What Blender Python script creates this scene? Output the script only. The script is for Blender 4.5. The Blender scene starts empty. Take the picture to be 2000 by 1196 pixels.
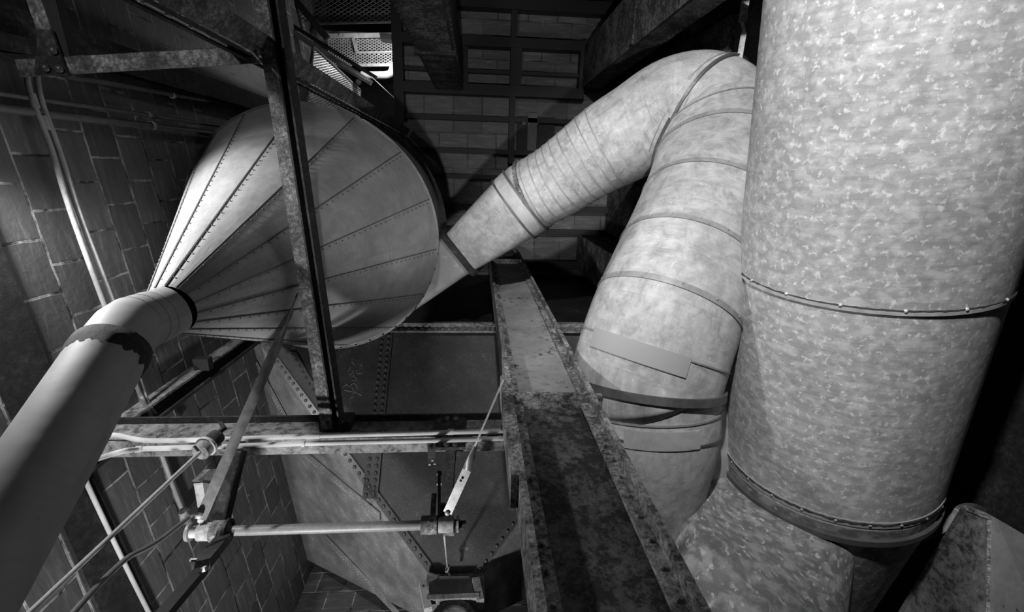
import bpy, bmesh, math, random
import numpy as np
from mathutils import Vector, Matrix
random.seed(7)
sc = bpy.context.scene
COL = sc.collection
EYE = 1.5                                    # camera height above the floor
# ---------------------------------------------------------------- camera, world, lights
F = 900.0
_Z = Vector((-67, -258, 900)).normalized()
_X = Vector((1, .0065, (67 + 258 * .0065) / 900)); _X = (_X - _X.dot(_Z) * _Z).normalized()
_Y = _Z.cross(_X)
M3 = Matrix((_X, _Y, _Z))                    # camera (right, down, forward) -> world
def ray(px, py): return M3 @ Vector((px - 1000, py - 598, F))
def P(px, py, h):                            # point of the sight line at height h above the eye
    r = ray(px, py) * (h / ray(px, py).z); return r + Vector((0, 0, EYE))
def Q(px, py, t):                            # point of the sight line at depth t
    return ray(px, py) * (t / F) + Vector((0, 0, EYE))
WA = math.atan2(357, 3149)                   # left wall runs a little inwards
WN = Vector((-math.cos(WA), math.sin(WA), 0)); WD = 3.0
WT = Vector((math.sin(WA), math.cos(WA), 0))
def W(px, py, off=0.0):                      # point on the left wall, off = distance in front of it
    r = ray(px, py); return r * ((WD - off) / r.dot(WN)) + Vector((0, 0, EYE))
def PY(px, py, y): r = ray(px, py); return r * (y / r.y) + Vector((0, 0, EYE))
def PX(px, py, x): r = ray(px, py); return r * (x / r.x) + Vector((0, 0, EYE))
def XY(px, py, h): p = P(px, py, h); return p.x, p.y
cd = bpy.data.cameras.new('camera'); cam = bpy.data.objects.new('camera', cd); COL.objects.link(cam)
cd.sensor_width = 36; cd.lens = 36 * F / 2000; cd.clip_start = .02
R = M3 @ Matrix(((1, 0, 0), (0, -1, 0), (0, 0, -1)))
cam.matrix_world = Matrix.Translation((0, 0, EYE)) @ R.to_4x4()
sc.camera = cam
w = bpy.data.worlds.new('world'); sc.world = w; w.use_nodes = True
w.node_tree.nodes['Background'].inputs[0].default_value = (.5, .5, .5, 1)
w.node_tree.nodes['Background'].inputs[1].default_value = .005
sc.view_settings.view_transform = 'Standard'; sc.view_settings.look = 'None'
sc.view_settings.exposure = 0; sc.view_settings.gamma = 1
def spot(name, loc, tgt, power, size, blend, rad):
    l = bpy.data.lights.new(name, 'SPOT'); o = bpy.data.objects.new(name, l); COL.objects.link(o)
    l.energy = power; l.spot_size = math.radians(size); l.spot_blend = blend; l.shadow_soft_size = rad
    o.location = loc; o.rotation_euler = (Vector(tgt) - Vector(loc)).to_track_quat('-Z', 'Y').to_euler(); return o
def point(name, loc, power, rad):
    l = bpy.data.lights.new(name, 'POINT'); o = bpy.data.objects.new(name, l); COL.objects.link(o)
    l.energy = power; l.shadow_soft_size = rad; o.location = loc; return o
spot('work_light_left', (-2.85, -.3, EYE + 2.6), (-1.65, 1.3, EYE + 3.2), 265, 122, .5, .07)
spot('work_light_right', (-.1, -2.9, EYE + .45), (2.5, -.15, EYE + 3.7), 1180, 80, .75, .08)
spot('fill_light_frame', (-1.95, -1.3, EYE + .7), (-1.6, -.75, EYE + 3.05), 75, 62, .8, .05)  # added fill spot that brightens the brace and gusset, not a site lamp
spot('fill_light_ceiling', (-.1, .9, EYE - .4), (.55, -.9, EYE + 9), 420, 46, .8, .06)  # added upward fill for the ceiling and upper column faces
spot('work_light_far_end', (-1.5, 3.0, EYE + .5), (-1.2, 2.9, EYE + 5), 370, 100, .7, .10)
point('gallery_lamp', tuple(P(752, 118, 9.6)), 30, .05)

# ---------------------------------------------------------------- materials
def ramp(nt, fac, stops):
    r = nt.nodes.new('ShaderNodeValToRGB'); nt.links.new(fac, r.inputs[0])
    e = r.color_ramp.elements
    while len(e) < len(stops): e.new(.5)
    for q, (p, v) in zip(e, stops): q.position = p; q.color = (v, v, v, 1)
    return r.outputs[0]
def mix(nt, f, a, b, mode='MIX'):
    m = nt.nodes.new('ShaderNodeMix'); m.data_type = 'RGBA'; m.blend_type = mode
    for k, v in ((0, f), (6, a), (7, b)):
        s = m.inputs[k]
        if isinstance(v, (int, float)): s.default_value = v if k == 0 else (v, v, v, 1)
        else: nt.links.new(v, s)
    return m.outputs[2]
def new(name, rough=.6, metal=0.0):
    m = bpy.data.materials.new(name); m.use_nodes = True; nt = m.node_tree
    b = nt.nodes['Principled BSDF']; b.inputs['Roughness'].default_value = rough; b.inputs['Metallic'].default_value = metal
    return m, nt, b
def coord(nt, kind='Object', scale=(1, 1, 1), rot=(0, 0, 0)):
    c = nt.nodes.new('ShaderNodeTexCoord'); g = nt.nodes.new('ShaderNodeMapping')
    g.inputs['Scale'].default_value = scale; g.inputs['Rotation'].default_value = rot
    nt.links.new(c.outputs[kind], g.inputs[0]); return g.outputs[0]
def noise(nt, v, s, d=6, r=.6, dist=0):
    n = nt.nodes.new('ShaderNodeTexNoise'); n.inputs['Scale'].default_value = s; n.inputs['Detail'].default_value = d
    n.inputs['Roughness'].default_value = r; n.inputs['Distortion'].default_value = dist; nt.links.new(v, n.inputs['Vector']); return n.outputs[0]
def bump(nt, b, hgt, st, dist=.01):
    n = nt.nodes.new('ShaderNodeBump'); n.inputs['Strength'].default_value = st; n.inputs['Distance'].default_value = dist
    nt.links.new(hgt, n.inputs['Height']); nt.links.new(n.outputs[0], b.inputs['Normal'])
def galv(name, base, fleck=.25, uv='UV', fs=9, streak=.25, rough=.62, metal=.0, thr=.6, mott=0.0):
    m, nt, b = new(name, rough, metal)
    v = coord(nt, uv); vs = coord(nt, uv, (3, 40, 3) if uv == 'UV' else (3, 3, 30))
    f = ramp(nt, noise(nt, coord(nt, uv, (fs * 1.05, fs * .95, fs)), 2.2, 4, .6, .1), [(thr, 0), (thr + .08, 1)])
    st = ramp(nt, noise(nt, vs, 1.0, 5, .65), [(.3, 1 - streak), (.72, 1 + streak * .3)])
    big = ramp(nt, noise(nt, v, 1.6, 4, .6), [(.3, .78), (.7, 1.12)])
    f2 = ramp(nt, noise(nt, coord(nt, uv, (fs * .6, fs * .7, fs)), 2.0, 3, .55, .3), [(.44, 0), (.62, 1)])
    c = mix(nt, f2, base * .96, base + fleck * .45); c = mix(nt, f, c, min(1, base + fleck))
    if mott:
        mo = ramp(nt, noise(nt, coord(nt, uv, (1, 1, 1), (0, 0, .6)), 5.5, 9, .72, .8), [(.36, 1 - mott), (.5, 1), (.66, 1 + mott * .5)]); c = mix(nt, 1.0, c, mo, 'MULTIPLY')
        sc_ = ramp(nt, noise(nt, coord(nt, uv, (2.5, 60, 3), (0, 0, .5)), 1, 4, .7), [(.32, 1 - mott * .8), (.42, 1)]); c = mix(nt, 1.0, c, sc_, 'MULTIPLY')
    c = c; c = mix(nt, 1.0, c, st, 'MULTIPLY'); c = mix(nt, 1.0, c, big, 'MULTIPLY')
    sp = ramp(nt, noise(nt, v, 42, 2, .5), [(.70, 1), (.76, .45)]); c = mix(nt, .6, c, sp, 'MULTIPLY')
    nt.links.new(c, b.inputs['Base Color'])
    bump(nt, b, noise(nt, v, 3, 3), .25, .02); return m
def rusty(name, lo, mid, hi, s=14, thr=(.42, .52, .66), bs=.8, rough=.75, metal=0, bd=.012):
    m, nt, b = new(name, rough, metal); v = coord(nt)
    n = noise(nt, v, s * 1.6, 12, .74, .25); n2 = noise(nt, v, s * .22, 4, .6)
    ad = nt.nodes.new('ShaderNodeMath'); ad.operation = 'MULTIPLY_ADD'; nt.links.new(n2, ad.inputs[0]); ad.inputs[1].default_value = .55; nt.links.new(n, ad.inputs[2])
    sb = nt.nodes.new('ShaderNodeMath'); sb.operation = 'SUBTRACT'; nt.links.new(ad.outputs[0], sb.inputs[0]); sb.inputs[1].default_value = .275; n = sb.outputs[0]
    c = ramp(nt, n, [(thr[0], lo), (thr[1], mid), (thr[2], hi)])
    big = ramp(nt, noise(nt, v, 1.7, 3), [(.3, .6), (.7, 1.25)]); c = mix(nt, 1.0, c, big, 'MULTIPLY')
    nt.links.new(c, b.inputs['Base Color']); bump(nt, b, n, bs, bd); return m
def plain(name, c, rough=.6, metal=0, var=.25, s=12):
    m, nt, b = new(name, rough, metal); v = coord(nt)
    o = ramp(nt, noise(nt, v, s, 6), [(.3, c * (1 - var)), (.7, min(1, c * (1 + var)))]); nt.links.new(o, b.inputs['Base Color'])
    bump(nt, b, noise(nt, v, s * 3, 4), .2, .003); return m
def tiles(name, lo, hi, mortar, bw, bh, ms=.012, off=(0, 0, 0), bright=(.42, .6), streak_rot=.55):
    m, nt, b = new(name, .55)
    c = nt.nodes.new('ShaderNodeTexCoord'); g = nt.nodes.new('ShaderNodeMapping'); g.inputs['Location'].default_value = off
    nt.links.new(c.outputs['Object'], g.inputs[0])
    wob = nt.nodes.new('ShaderNodeTexNoise'); wob.inputs['Scale'].default_value = 5; wob.inputs['Detail'].default_value = 5; nt.links.new(g.outputs[0], wob.inputs['Vector'])
    vm = nt.nodes.new('ShaderNodeVectorMath'); vm.operation = 'MULTIPLY_ADD'; nt.links.new(wob.outputs[1], vm.inputs[0]); vm.inputs[1].default_value = (.03, .03, 0); nt.links.new(g.outputs[0], vm.inputs[2])
    br = nt.nodes.new('ShaderNodeTexBrick'); nt.links.new(vm.outputs[0], br.inputs['Vector'])
    br.inputs['Scale'].default_value = 1; br.inputs['Brick Width'].default_value = bw; br.inputs['Row Height'].default_value = bh
    br.inputs['Mortar Size'].default_value = ms; br.inputs['Mortar Smooth'].default_value = .3; br.offset = .5
    br.inputs['Color1'].default_value = (lo, lo, lo, 1); br.inputs['Color2'].default_value = (hi, hi, hi, 1)
    br.inputs['Mortar'].default_value = (1, 1, 1, 1)
    v = g.outputs[0]
    mc = ramp(nt, noise(nt, v, 2.6, 6, .7), [(bright[0], lo * .25), (bright[1], mortar)])
    col = mix(nt, br.outputs['Fac'], br.outputs['Color'], mc)
    sm = ramp(nt, noise(nt, coord(nt, 'Object', (2, 14, 2), (0, 0, streak_rot)), 1.3, 7, .7, .5), [(.38, .72), (.55, 1.0), (.68, 1.9)])
    col = mix(nt, .8, col, sm, 'MULTIPLY'); nt.links.new(col, b.inputs['Base Color'])
    inv = nt.nodes.new('ShaderNodeMath'); inv.operation = 'SUBTRACT'; inv.inputs[0].default_value = 1; nt.links.new(br.outputs['Fac'], inv.inputs[1])
    ad = nt.nodes.new('ShaderNodeMath'); ad.operation = 'MULTIPLY_ADD'; nt.links.new(noise(nt, v, 20, 6), ad.inputs[0]); ad.inputs[1].default_value = .35; nt.links.new(inv.outputs[0], ad.inputs[2])
    bump(nt, b, ad.outputs[0], .9, .012); return m

G_BIG = galv('galvanised_spangled', .41, .32, fs=12, streak=.2, thr=.56, mott=.14)
G_DUCT = galv('galvanised_duct', .38, .14, fs=10, streak=.12, thr=.62, mott=.32)
G_BRANCH = galv('galvanised_branch', .17, .34, fs=8, streak=.1, thr=.57, mott=.15)
G_CONE = galv('painted_cone_sheet', .36, .05, fs=5, streak=.12, thr=.7, rough=.6, mott=.12)
G_PIPE = galv('bare_steel_pipe', .36, .04, fs=5, streak=.06, metal=0, thr=.72, rough=.62)
G_FLAT = galv('galvanised_flat', .36, .10, uv='Object', fs=5, streak=.15, thr=.6)
CSEAM = plain('cone_seam_metal', .12, .55, .2); DSEAM = plain('duct_seam_metal', .24, .55, .1); SEAM = plain('seam_metal', .28, .5, .2); SEAM_L = plain('light_seam_metal', .5, .45, .2); DARKSEAM = plain('dark_sealant', .03, .8)
TAR = rusty('tar_patch', .008, .018, .05, 18, bs=.6)
STRAP = plain('strap_steel', .10, .5, .3); BLACK = plain('black_steel', .012, .6)
PAINT_W = rusty('white_pipe_paint', .22, .5, .58, 16, (.30, .36, .8), .2)
CONDUIT = rusty('grey_conduit', .16, .32, .42, 18, (.32, .42, .75), .2)
PIPE_D = plain('dark_pipe', .10, .5)
FLAKE = rusty('flaking_column_paint', .012, .085, .20, 17, (.44, .52, .72), 1.0, bd=.02)
FLAKE_S = rusty('peeled_smooth_paint', .02, .22, .30, 12, (.34, .40, .75), .5)
FLAKE_L = rusty('flaking_edge', .03, .22, .55, 26, (.40, .52, .68), 1.0, bd=.015)
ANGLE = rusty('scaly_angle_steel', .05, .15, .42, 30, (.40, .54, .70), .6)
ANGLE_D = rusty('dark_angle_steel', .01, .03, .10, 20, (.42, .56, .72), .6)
BEAM = rusty('worn_beam_steel', .03, .16, .30, 13, (.38, .5, .7), .5)
FLATBAR = plain('flat_bar_steel', .27, .45, .4, .3, 18)
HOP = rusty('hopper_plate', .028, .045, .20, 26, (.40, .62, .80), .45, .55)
HOP_LIT = rusty('hopper_plate_lit', .22, .32, .62, 30, (.40, .60, .76), .35, .5)  # same steel as the front, lightened: light on these sides is painted in
RIV = plain('rivet_steel', .09, .4, .4)
MACH = rusty('machine_grey', .09, .24, .5, 16, (.34, .46, .75), .4, .5)
MACH_L = rusty('peeling_white_paint', .05, .5, .7, 9, (.36, .42, .8), .4)
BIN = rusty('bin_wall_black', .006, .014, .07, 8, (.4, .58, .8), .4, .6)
RWALL = rusty('rusty_side_wall', .006, .02, .06, 12, (.42, .56, .75), .7)
WALLT = tiles('clay_tile_wall', .08, .14, .46, .37, .325, .011)
CEILT = tiles('ceiling_tile', .10, .16, .22, .52, .62, .012, bright=(.4, .7), streak_rot=1.3)
FLOOR = plain('concrete_floor', .16, .9)
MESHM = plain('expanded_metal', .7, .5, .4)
CONC = plain('gallery_concrete', .3, .9, 0, .4, 3)

# ---------------------------------------------------------------- mesh helpers
class MB:
    def __init__(s): s.v = []; s.f = []; s.uv = []; s.sm = []
    def add(s, vs, fs, uvs=None, smooth=False):
        n = len(s.v); s.v += [Vector(v) for v in vs]
        for i, f in enumerate(fs):
            s.f.append([n + k for k in f]); s.sm.append(smooth)
            s.uv.append(uvs[i] if uvs else [(0, 0)] * len(f))
        return s
    def hexa(s, c):                          # 8 corners: bottom ring 0-3, top ring 4-7
        return s.add(c, [(0, 3, 2, 1), (4, 5, 6, 7), (0, 1, 5, 4), (1, 2, 6, 5), (2, 3, 7, 6), (3, 0, 4, 7)])
    def box(s, x0, x1, y0, y1, z0, z1):
        return s.hexa([(x0, y0, z0), (x1, y0, z0), (x1, y1, z0), (x0, y1, z0), (x0, y0, z1), (x1, y0, z1), (x1, y1, z1), (x0, y1, z1)])
    def prof(s, p0, p1, pts, up, cap=True):  # extrude a closed 2D outline (side, up) from p0 to p1
        p0, p1 = Vector(p0), Vector(p1); d = (p1 - p0).normalized(); up = Vector(up)
        sd = d.cross(up).normalized(); u = sd.cross(d).normalized(); n = len(pts)
        vs = [p + sd * a + u * b for p in (p0, p1) for a, b in pts]
        fs = [(i, (i + 1) % n, n + (i + 1) % n, n + i) for i in range(n)]
        if cap: fs += [tuple(range(n))[::-1], tuple(range(n, 2 * n))]
        return s.add(vs, fs)
    def bar(s, p0, p1, w, h, up=(0, 0, 1)):
        return s.prof(p0, p1, [(-w / 2, -h / 2), (w / 2, -h / 2), (w / 2, h / 2), (-w / 2, h / 2)], up)
    def angle(s, p0, p1, w, h, t, up=(0, 0, 1)):   # L section, corner at path
        return s.prof(p0, p1, [(0, 0), (w, 0), (w, t * (1 if h > 0 else -1)), (t if w > 0 else -t, t * (1 if h > 0 else -1)), (t if w > 0 else -t, h), (0, h)], up)
    def plate(s, corners, th):               # flat polygon with thickness along its normal
        c = [Vector(p) for p in corners]; n = Vector((0, 0, 0))
        for i in range(1, len(c) - 1): n += (c[i] - c[0]).cross(c[i + 1] - c[0])
        n = n.normalized() * th; k = len(c)
        return s.add(c + [p + n for p in c], [tuple(range(k))[::-1], tuple(range(k, 2 * k))] + [(i, (i + 1) % k, k + (i + 1) % k, k + i) for i in range(k)])
    def tube(s, path, rad, seg=16, cap=True, sq=None, up=None, vo=0):
        path = [Vector(p) for p in path]; n = len(path)
        if not hasattr(rad, '__len__'): rad = [rad] * n
        tg = [(path[min(i + 1, n - 1)] - path[max(i - 1, 0)]).normalized() for i in range(n)]
        a = Vector(up) if up else (Vector((0, 0, 1)) if abs(tg[0].z) < .9 else Vector((1, 0, 0)))
        a = (a - a.dot(tg[0]) * tg[0]).normalized(); vs = []; L = vo; fr = []; Ls = []
        for i in range(n):
            a = (a - a.dot(tg[i]) * tg[i]).normalized(); b = tg[i].cross(a); fr.append((path[i], a.copy(), b, rad[i], tg[i]))
            if i: L += (path[i] - path[i - 1]).length
            Ls.append(L)
            for k in range(seg):
                th = 2 * math.pi * k / seg; cx, cy = math.cos(th), math.sin(th)
                if sq:
                    e, wx, wy = sq[i]; g = (abs(cx) ** e + abs(cy) ** e) ** (-1 / e); cx *= g * wx; cy *= g * wy
                vs.append(path[i] + (a * cx + b * cy) * rad[i])
        fs, uv = [], []
        rm = max(rad)
        for i in range(n - 1):
            for k in range(seg):
                k2 = (k + 1) % seg; fs.append((i * seg + k, i * seg + k2, (i + 1) * seg + k2, (i + 1) * seg + k))
                u0, u1 = 2 * math.pi * k / seg * rm, 2 * math.pi * (k + 1) / seg * rm
                uv.append([(u0, Ls[i]), (u1, Ls[i]), (u1, Ls[i + 1]), (u0, Ls[i + 1])])
        s.add(vs, fs, uv, True)
        if cap:
            s.add(vs[:seg], [tuple(range(seg))[::-1]]); s.add(vs[-seg:], [tuple(range(seg))])
        s.frames = fr; return s
    def ring(s, c, n, r, thick, seg=48, wid=None):   # a raised band of section thick x wid around axis n
        c, n = Vector(c), Vector(n).normalized(); a = n.orthogonal().normalized(); b = n.cross(a)
        wid = wid or thick; vs, fs = [], []
        for k in range(seg):
            th = 2 * math.pi * k / seg; e = a * math.cos(th) + b * math.sin(th)
            for rr, zz in ((r - thick, -wid / 2), (r + thick, -wid / 2), (r + thick, wid / 2), (r - thick, wid / 2)): vs.append(c + e * rr + n * zz)
        for k in range(seg):
            m = (k + 1) % seg
            for q in range(4): fs.append((k * 4 + q, k * 4 + (q + 1) % 4, m * 4 + (q + 1) % 4, m * 4 + q))
        return s.add(vs, fs, smooth=False)
    def dome(s, c, n, r, hgt=None):
        c, n = Vector(c), Vector(n).normalized(); a = n.orthogonal().normalized(); b = n.cross(a); hgt = hgt or r * .8
        vs = [c + (a * math.cos(k * math.pi / 4) + b * math.sin(k * math.pi / 4)) * r * q + n * z for q, z in ((1, -.002), (.75, hgt * .7)) for k in range(8)] + [c + n * hgt]
        fs = [(k, (k + 1) % 8, 8 + (k + 1) % 8, 8 + k) for k in range(8)] + [(8 + k, 8 + (k + 1) % 8, 16) for k in range(8)]
        return s.add(vs, fs, smooth=True)
    def rivets(s, p0, p1, n, nrm, r, off=0.0):
        p0, p1 = Vector(p0), Vector(p1)
        for i in range(n): s.dome(p0.lerp(p1, (i + .5) / n) + Vector(nrm) * off, nrm, r)
        return s
    def build(s, name, mat, parent=None, origin=None, mats=None):
        me = bpy.data.meshes.new(name)
        if origin is None:
            if parent is not None: origin = Vector(parent.matrix_basis.translation) if parent.parent is None else None
            if origin is None:
                xs = [v.x for v in s.v]; ys = [v.y for v in s.v]; zs = [v.z for v in s.v]
                origin = Vector(((min(xs) + max(xs)) / 2, (min(ys) + max(ys)) / 2, min(zs)))
        origin = Vector(origin)
        me.from_pydata([v - origin for v in s.v], [], s.f)
        uvl = me.uv_layers.new(name='UVMap'); k = 0
        for f in s.uv:
            for u in f: uvl.data[k].uv = u; k += 1
        me.polygons.foreach_set('use_smooth', s.sm)
        me.materials.append(mat); me.update()
        bm = bmesh.new(); bm.from_mesh(me); bmesh.ops.recalc_face_normals(bm, faces=bm.faces); bm.to_mesh(me); bm.free()
        o = bpy.data.objects.new(name, me); COL.objects.link(o)
        if parent is None: o.location = origin
        else:
            o.parent = parent; wp = Vector((0, 0, 0)); q = parent
            while q: wp += Vector(q.location); q = q.parent
            o.location = origin - wp
        return o
def tag(o, label, cat, group=None):
    o['label'] = label; o['category'] = cat
    if group: o['group'] = group
    return o
def thing(name, label, cat, loc, group=None):
    o = bpy.data.objects.new(name, None); o.empty_display_size = .1; COL.objects.link(o); o.location = loc
    return tag(o, label, cat, group)
def struct(o): o['kind'] = 'structure'; return o
def catmull(pts, n):
    out = []; P_ = [np.array(p, float) for p in pts]; P_ = [2 * P_[0] - P_[1]] + P_ + [2 * P_[-1] - P_[-2]]
    for i in range(1, len(P_) - 2):
        for j in range(n):
            t = j / n; a, b, c, d = P_[i - 1:i + 3]
            out.append(.5 * ((2 * b) + (-a + c) * t + (2 * a - 5 * b + 4 * c - d) * t * t + (-a + 3 * b - 3 * c + d) * t ** 3))
    out.append(P_[-2]); return out
def V(*a): return Vector(a)
CH = 9.0; CZ = CH + EYE                      # ceiling height above the eye / above the floor

# ---------------------------------------------------------------- the room
def local_plane(name, mat, origin, xdir, ydir, x0, x1, y0, y1, th=.12):
    o = MB().box(x0, x1, y0, y1, -th, 0).build(name, mat, origin=(0, 0, 0))
    xd, yd = Vector(xdir).normalized(), Vector(ydir).normalized(); zd = xd.cross(yd)
    m = Matrix((xd, yd, zd)).transposed().to_4x4(); m.translation = Vector(origin); o.matrix_world = m
    return struct(o)
# left wall: local x = along the wall, y = up; front faces +x world
wall_o = WN * WD
jz = EYE + 3.06
local_plane('wall_left', WALLT, V(wall_o.x, wall_o.y, jz), WT, (0, 0, 1), -7, 5.62, -jz, 15 - jz)
# dark concrete course in the wall
q = MB(); a = wall_o - WT * 7; b_ = wall_o + WT * 5.55
n_in = -WN
q.hexa([p + V(0, 0, z) for z in (EYE + 2.74, EYE + 3.06) for p in (a - n_in * .02, b_ - n_in * .02, b_ + n_in * .03, a + n_in * .03)])
struct(q.build('trim_1', RWALL))
endc = wall_o + WT * 5.45
local_plane('wall_far', WALLT, V(0, endc.y, jz - .1), (-1, 0, 0), (0, 0, 1), -4.65, 2.75, -jz + .1, 15 - jz)
local_plane('wall_right', RWALL, V(4.6, 0, 0), (0, -1, 0), (0, 0, 1), -endc.y, 7, 0, 15)
local_plane('wall_near', WALLT, V(0, -6.2, jz), (1, 0, 0), (0, 0, 1), -3.8, 4.65, -jz, 15 - jz)
struct(MB().box(-4.0, 4.75, -6.4, 5.7, -.15, 0).build('floor', FLOOR, origin=(0, 0, 0)))
# ceiling: tiled between black joists, with an opening at the left to the lit gallery
OX = P(787, 200, CH).x                       # right edge of the opening
OY = P(700, 300, CH).y
local_plane('ceiling', CEILT, V(P(1000, 190, CH).x, P(1000, 190, CH).y, CZ), (1, 0, 0), (0, -1, 0), OX - P(1000, 190, CH).x, 4.65 - P(1000, 190, CH).x, P(1000, 190, CH).y - 5.5, P(1000, 190, CH).y + 6.3, .2)
MB().box(-3.6, OX, OY, 5.5, CZ, CZ + .2).build('ceiling', CEILT)['kind'] = 'structure'
k = 1
for (ya, yb, dep) in ((3, 27, .25), (81, 100, .25), (141, 148, .12), (172, 192, .25), (231, 240, .14), (294, 303, .16), (343, 352, .14), (400, 412, .16), (446, 456, .12), (506, 522, .2)):
    k += 1; x1 = 1133 if 75 < ya < 190 else 1290
    struct(MB().box(OX, P(x1, ya, CH).x, P(1000, ya, CH).y, P(1000, yb, CH).y, CZ - dep, CZ + .01).build('trim_%d' % k, BLACK))
for (xa, xb, ya, yb) in ((995, 1006, -120, 320), (1127, 1137, 78, 190), (900, 914, 85, 190), (772, 791, -150, 245), (1006, 1016, 95, 190)):
    k += 1
    struct(MB().box(P(xa, 150, CH).x, P(xb, 150, CH).x, P(1000, ya, CH).y, P(1000, yb, CH).y, CZ - .22, CZ + .01).build('trim_%d' % k, BLACK))
# small frame with knobs on the ceiling
x0, y0 = XY(1010, 228, CH); x1, y1 = XY(1080, 300, CH)
h = thing('ceiling_hatch', 'dark square hatch with upright bar set in the tiled ceiling', 'hatch', (x0, y0, CZ - .05))
MB().box(x0, x1, y0, y1, CZ - .06, CZ - .005).build('cover', BIN, h)
xa, ya = XY(1030, 222, CH); xb, yb = XY(1045, 300, CH)
MB().box(xa, xb, ya, yb, CZ - .14, CZ - .06).build('bar', PIPE_D, h)
for px in (1024, 1048):
    c = P(px, 240, CH - .1); MB().dome(c, (0, 0, -1), .05).build('knob', MACH, h)

# ---------------------------------------------------------------- steel columns
def hcol(name, label, x0, x1, yf, yb, web, z1, hs, mf, mw, mats=None, tf=.03, z0=0):
    t = thing(name, label, 'column', ((x0 + x1) / 2, (yf + yb) / 2, z0))
    MB().box(x0 + tf, x1 - tf, web, web + .025, z0, z1).build('web', mw, t)
    MB().box(x0, x0 + tf, yf, yb, z0, z1).build('flange', mf, t)
    MB().box(x1 - tf, x1, yf, yb, z0, z1).build('flange', mf, t)
    for hh in hs: MB().box(x0 + tf, x1 - tf, yf, web, hh - .012, hh + .012).build('stiffener', mf, t)
    return t
# big centre column
cx0, cy0 = XY(955, 500, 7.5); cx1 = XY(1019, 500, 7.5)[0]
hs = [PY(1065, 768, cy0).z, PY(990, 506, cy0).z]
colm = hcol('steel_column', 'wide scaly H-section column with flaking paint in the centre, nearest to the camera', cx0, cx1, cy0, cy0 + .24, cy0 + .10, CZ, hs, FLAKE_L, FLAKE)
zs = hs[0]
MB().box(cx0 + .03, cx1 - .03, cy0 + .075, cy0 + .101, zs + .02, hs[1] - .02).build('web_panel', FLAKE_S, colm)
m = MB()
for x, sg in ((cx0 + .03, 1), (cx1 - .03, -1)):
    m.box(min(x, x + sg * .06), max(x, x + sg * .06), cy0 + .06, cy0 + .078, 0, zs - .02)
    m.box(min(x, x + sg * .05), max(x, x + sg * .05), cy0 + .05, cy0 + .078, zs + .02, CZ - .05)
for i in range(46):
    z = EYE + .9 + i * .13
    for x in (cx0 + .062, cx1 - .062): m.dome((x, cy0 + .06, z), (0, -1, 0), .013)
m.build('corner_angle', FLAKE_L, colm)
za, zb = PY(990, 945, cy0 + .04).z, PY(985, 745, cy0 + .04).z
MB().box(cx0 - .035, cx0, cy0 + .0, cy0 + .17, za, zb).build('side_plate', FLAKE_L, colm)
MB().box(cx0 - .02, cx1 + .02, cy0 - .02, cy0 + .26, 0, .03).build('base_plate', ANGLE_D, colm)
MB().box(cx1, cx1 + .05, cy0 + .02, cy0 + .10, zs - .02, zs + .03).build('stiffener_lug', FLAKE_L, colm)
# column at top of the picture
ax0, ay = XY(853, 182, CH); ax1 = XY(906, 182, CH)[0]
hz = PY(860, 103, ay).z
t = thing('steel_column', 'rusty box column rising beside the lit gallery, above the big cone', 'column', ((ax0 + ax1) / 2, ay - .25, 0))
m = MB().box(ax0, ax1, ay - .5, ay - .03, 0, CZ)
MB().box(ax0 + .04, ax1 - .05, ay - .06, ay, 0, hz - .05).build('cover_plate', FLAKE, t)
MB().box(ax0 + .04, ax1 - .05, ay - .06, ay - .01, hz + .05, CZ - .3).build('cover_plate', FLAKE, t)
MB().box(ax0 - .02, ax1 - .01, ay - .06, ay + .03, hz - .035, hz + .035).build('splice_band', ANGLE_D, t)
MB().box(ax0 + .01, ax1 + .02, ay - .52, ay + .01, CZ - .28, CZ - .0).build('cap', BLACK, t)
for i in range(40):
    for x in (ax0 + .012, ax1 - .015): m.dome((x, ay - .03, EYE + 3 + i * .15), (0, 1, 0), .016)
m.build('shaft', ANGLE_D, t)
# column top right
bx, by0 = XY(1137, 95, CH); by1 = XY(1137, 176, CH)[1]
HB = EYE + 3.75
t = thing('steel_column', 'broad flaking riveted column slanting in at top right behind the bent duct', 'column', (bx + .35, (by0 + by1) / 2, HB))
MB().box(bx, bx + .04, by0, by1, HB, CZ).build('flange', FLAKE, t)
MB().box(bx + .62, bx + .66, by0, by1, HB, CZ).build('flange', FLAKE, t)
MB().box(bx + .04, bx + .62, by1 - .24, by1 - .20, HB, CZ).build('web', ANGLE_D, t)
me_ = MB().box(bx + .02, bx + .3, by1 - .06, by1 + .012, HB, CZ - .3)
pz = PX(1235, 60, bx).z
MB().box(bx - .02, bx, by0 + .02, by1 - .02, pz - .09, pz + .02).build('splice_plate', FLAKE, t)
m = me_
for i in range(45): m.dome((bx + .26, by1 + .012, EYE + 3.8 + i * .11), (0, 1, 0), .016)
m.build('edge_angle', ANGLE, t)
# column behind the descending duct
ex, ey0 = XY(1128, 457, CH); ey1 = XY(1123, 522, CH)[1]
t = thing('steel_column', 'short-looking box column with gritty face just left of the descending duct', 'column', (ex + .2, (ey0 + ey1) / 2, EYE + 6))
MB().box(ex, ex + .03, ey0, ey1, EYE + 6, CZ).build('side_plate', FLAKE_L, t)
m = MB().box(ex + .03, ex + .5, ey0 + .02, ey1 - .02, EYE + 6, CZ)
for i in range(30): m.dome((ex + .3, ey0 + .02, EYE + 6.1 + i * .09), (0, -1, 0), .02)
m.build('shaft', ANGLE_D, t)
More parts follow.
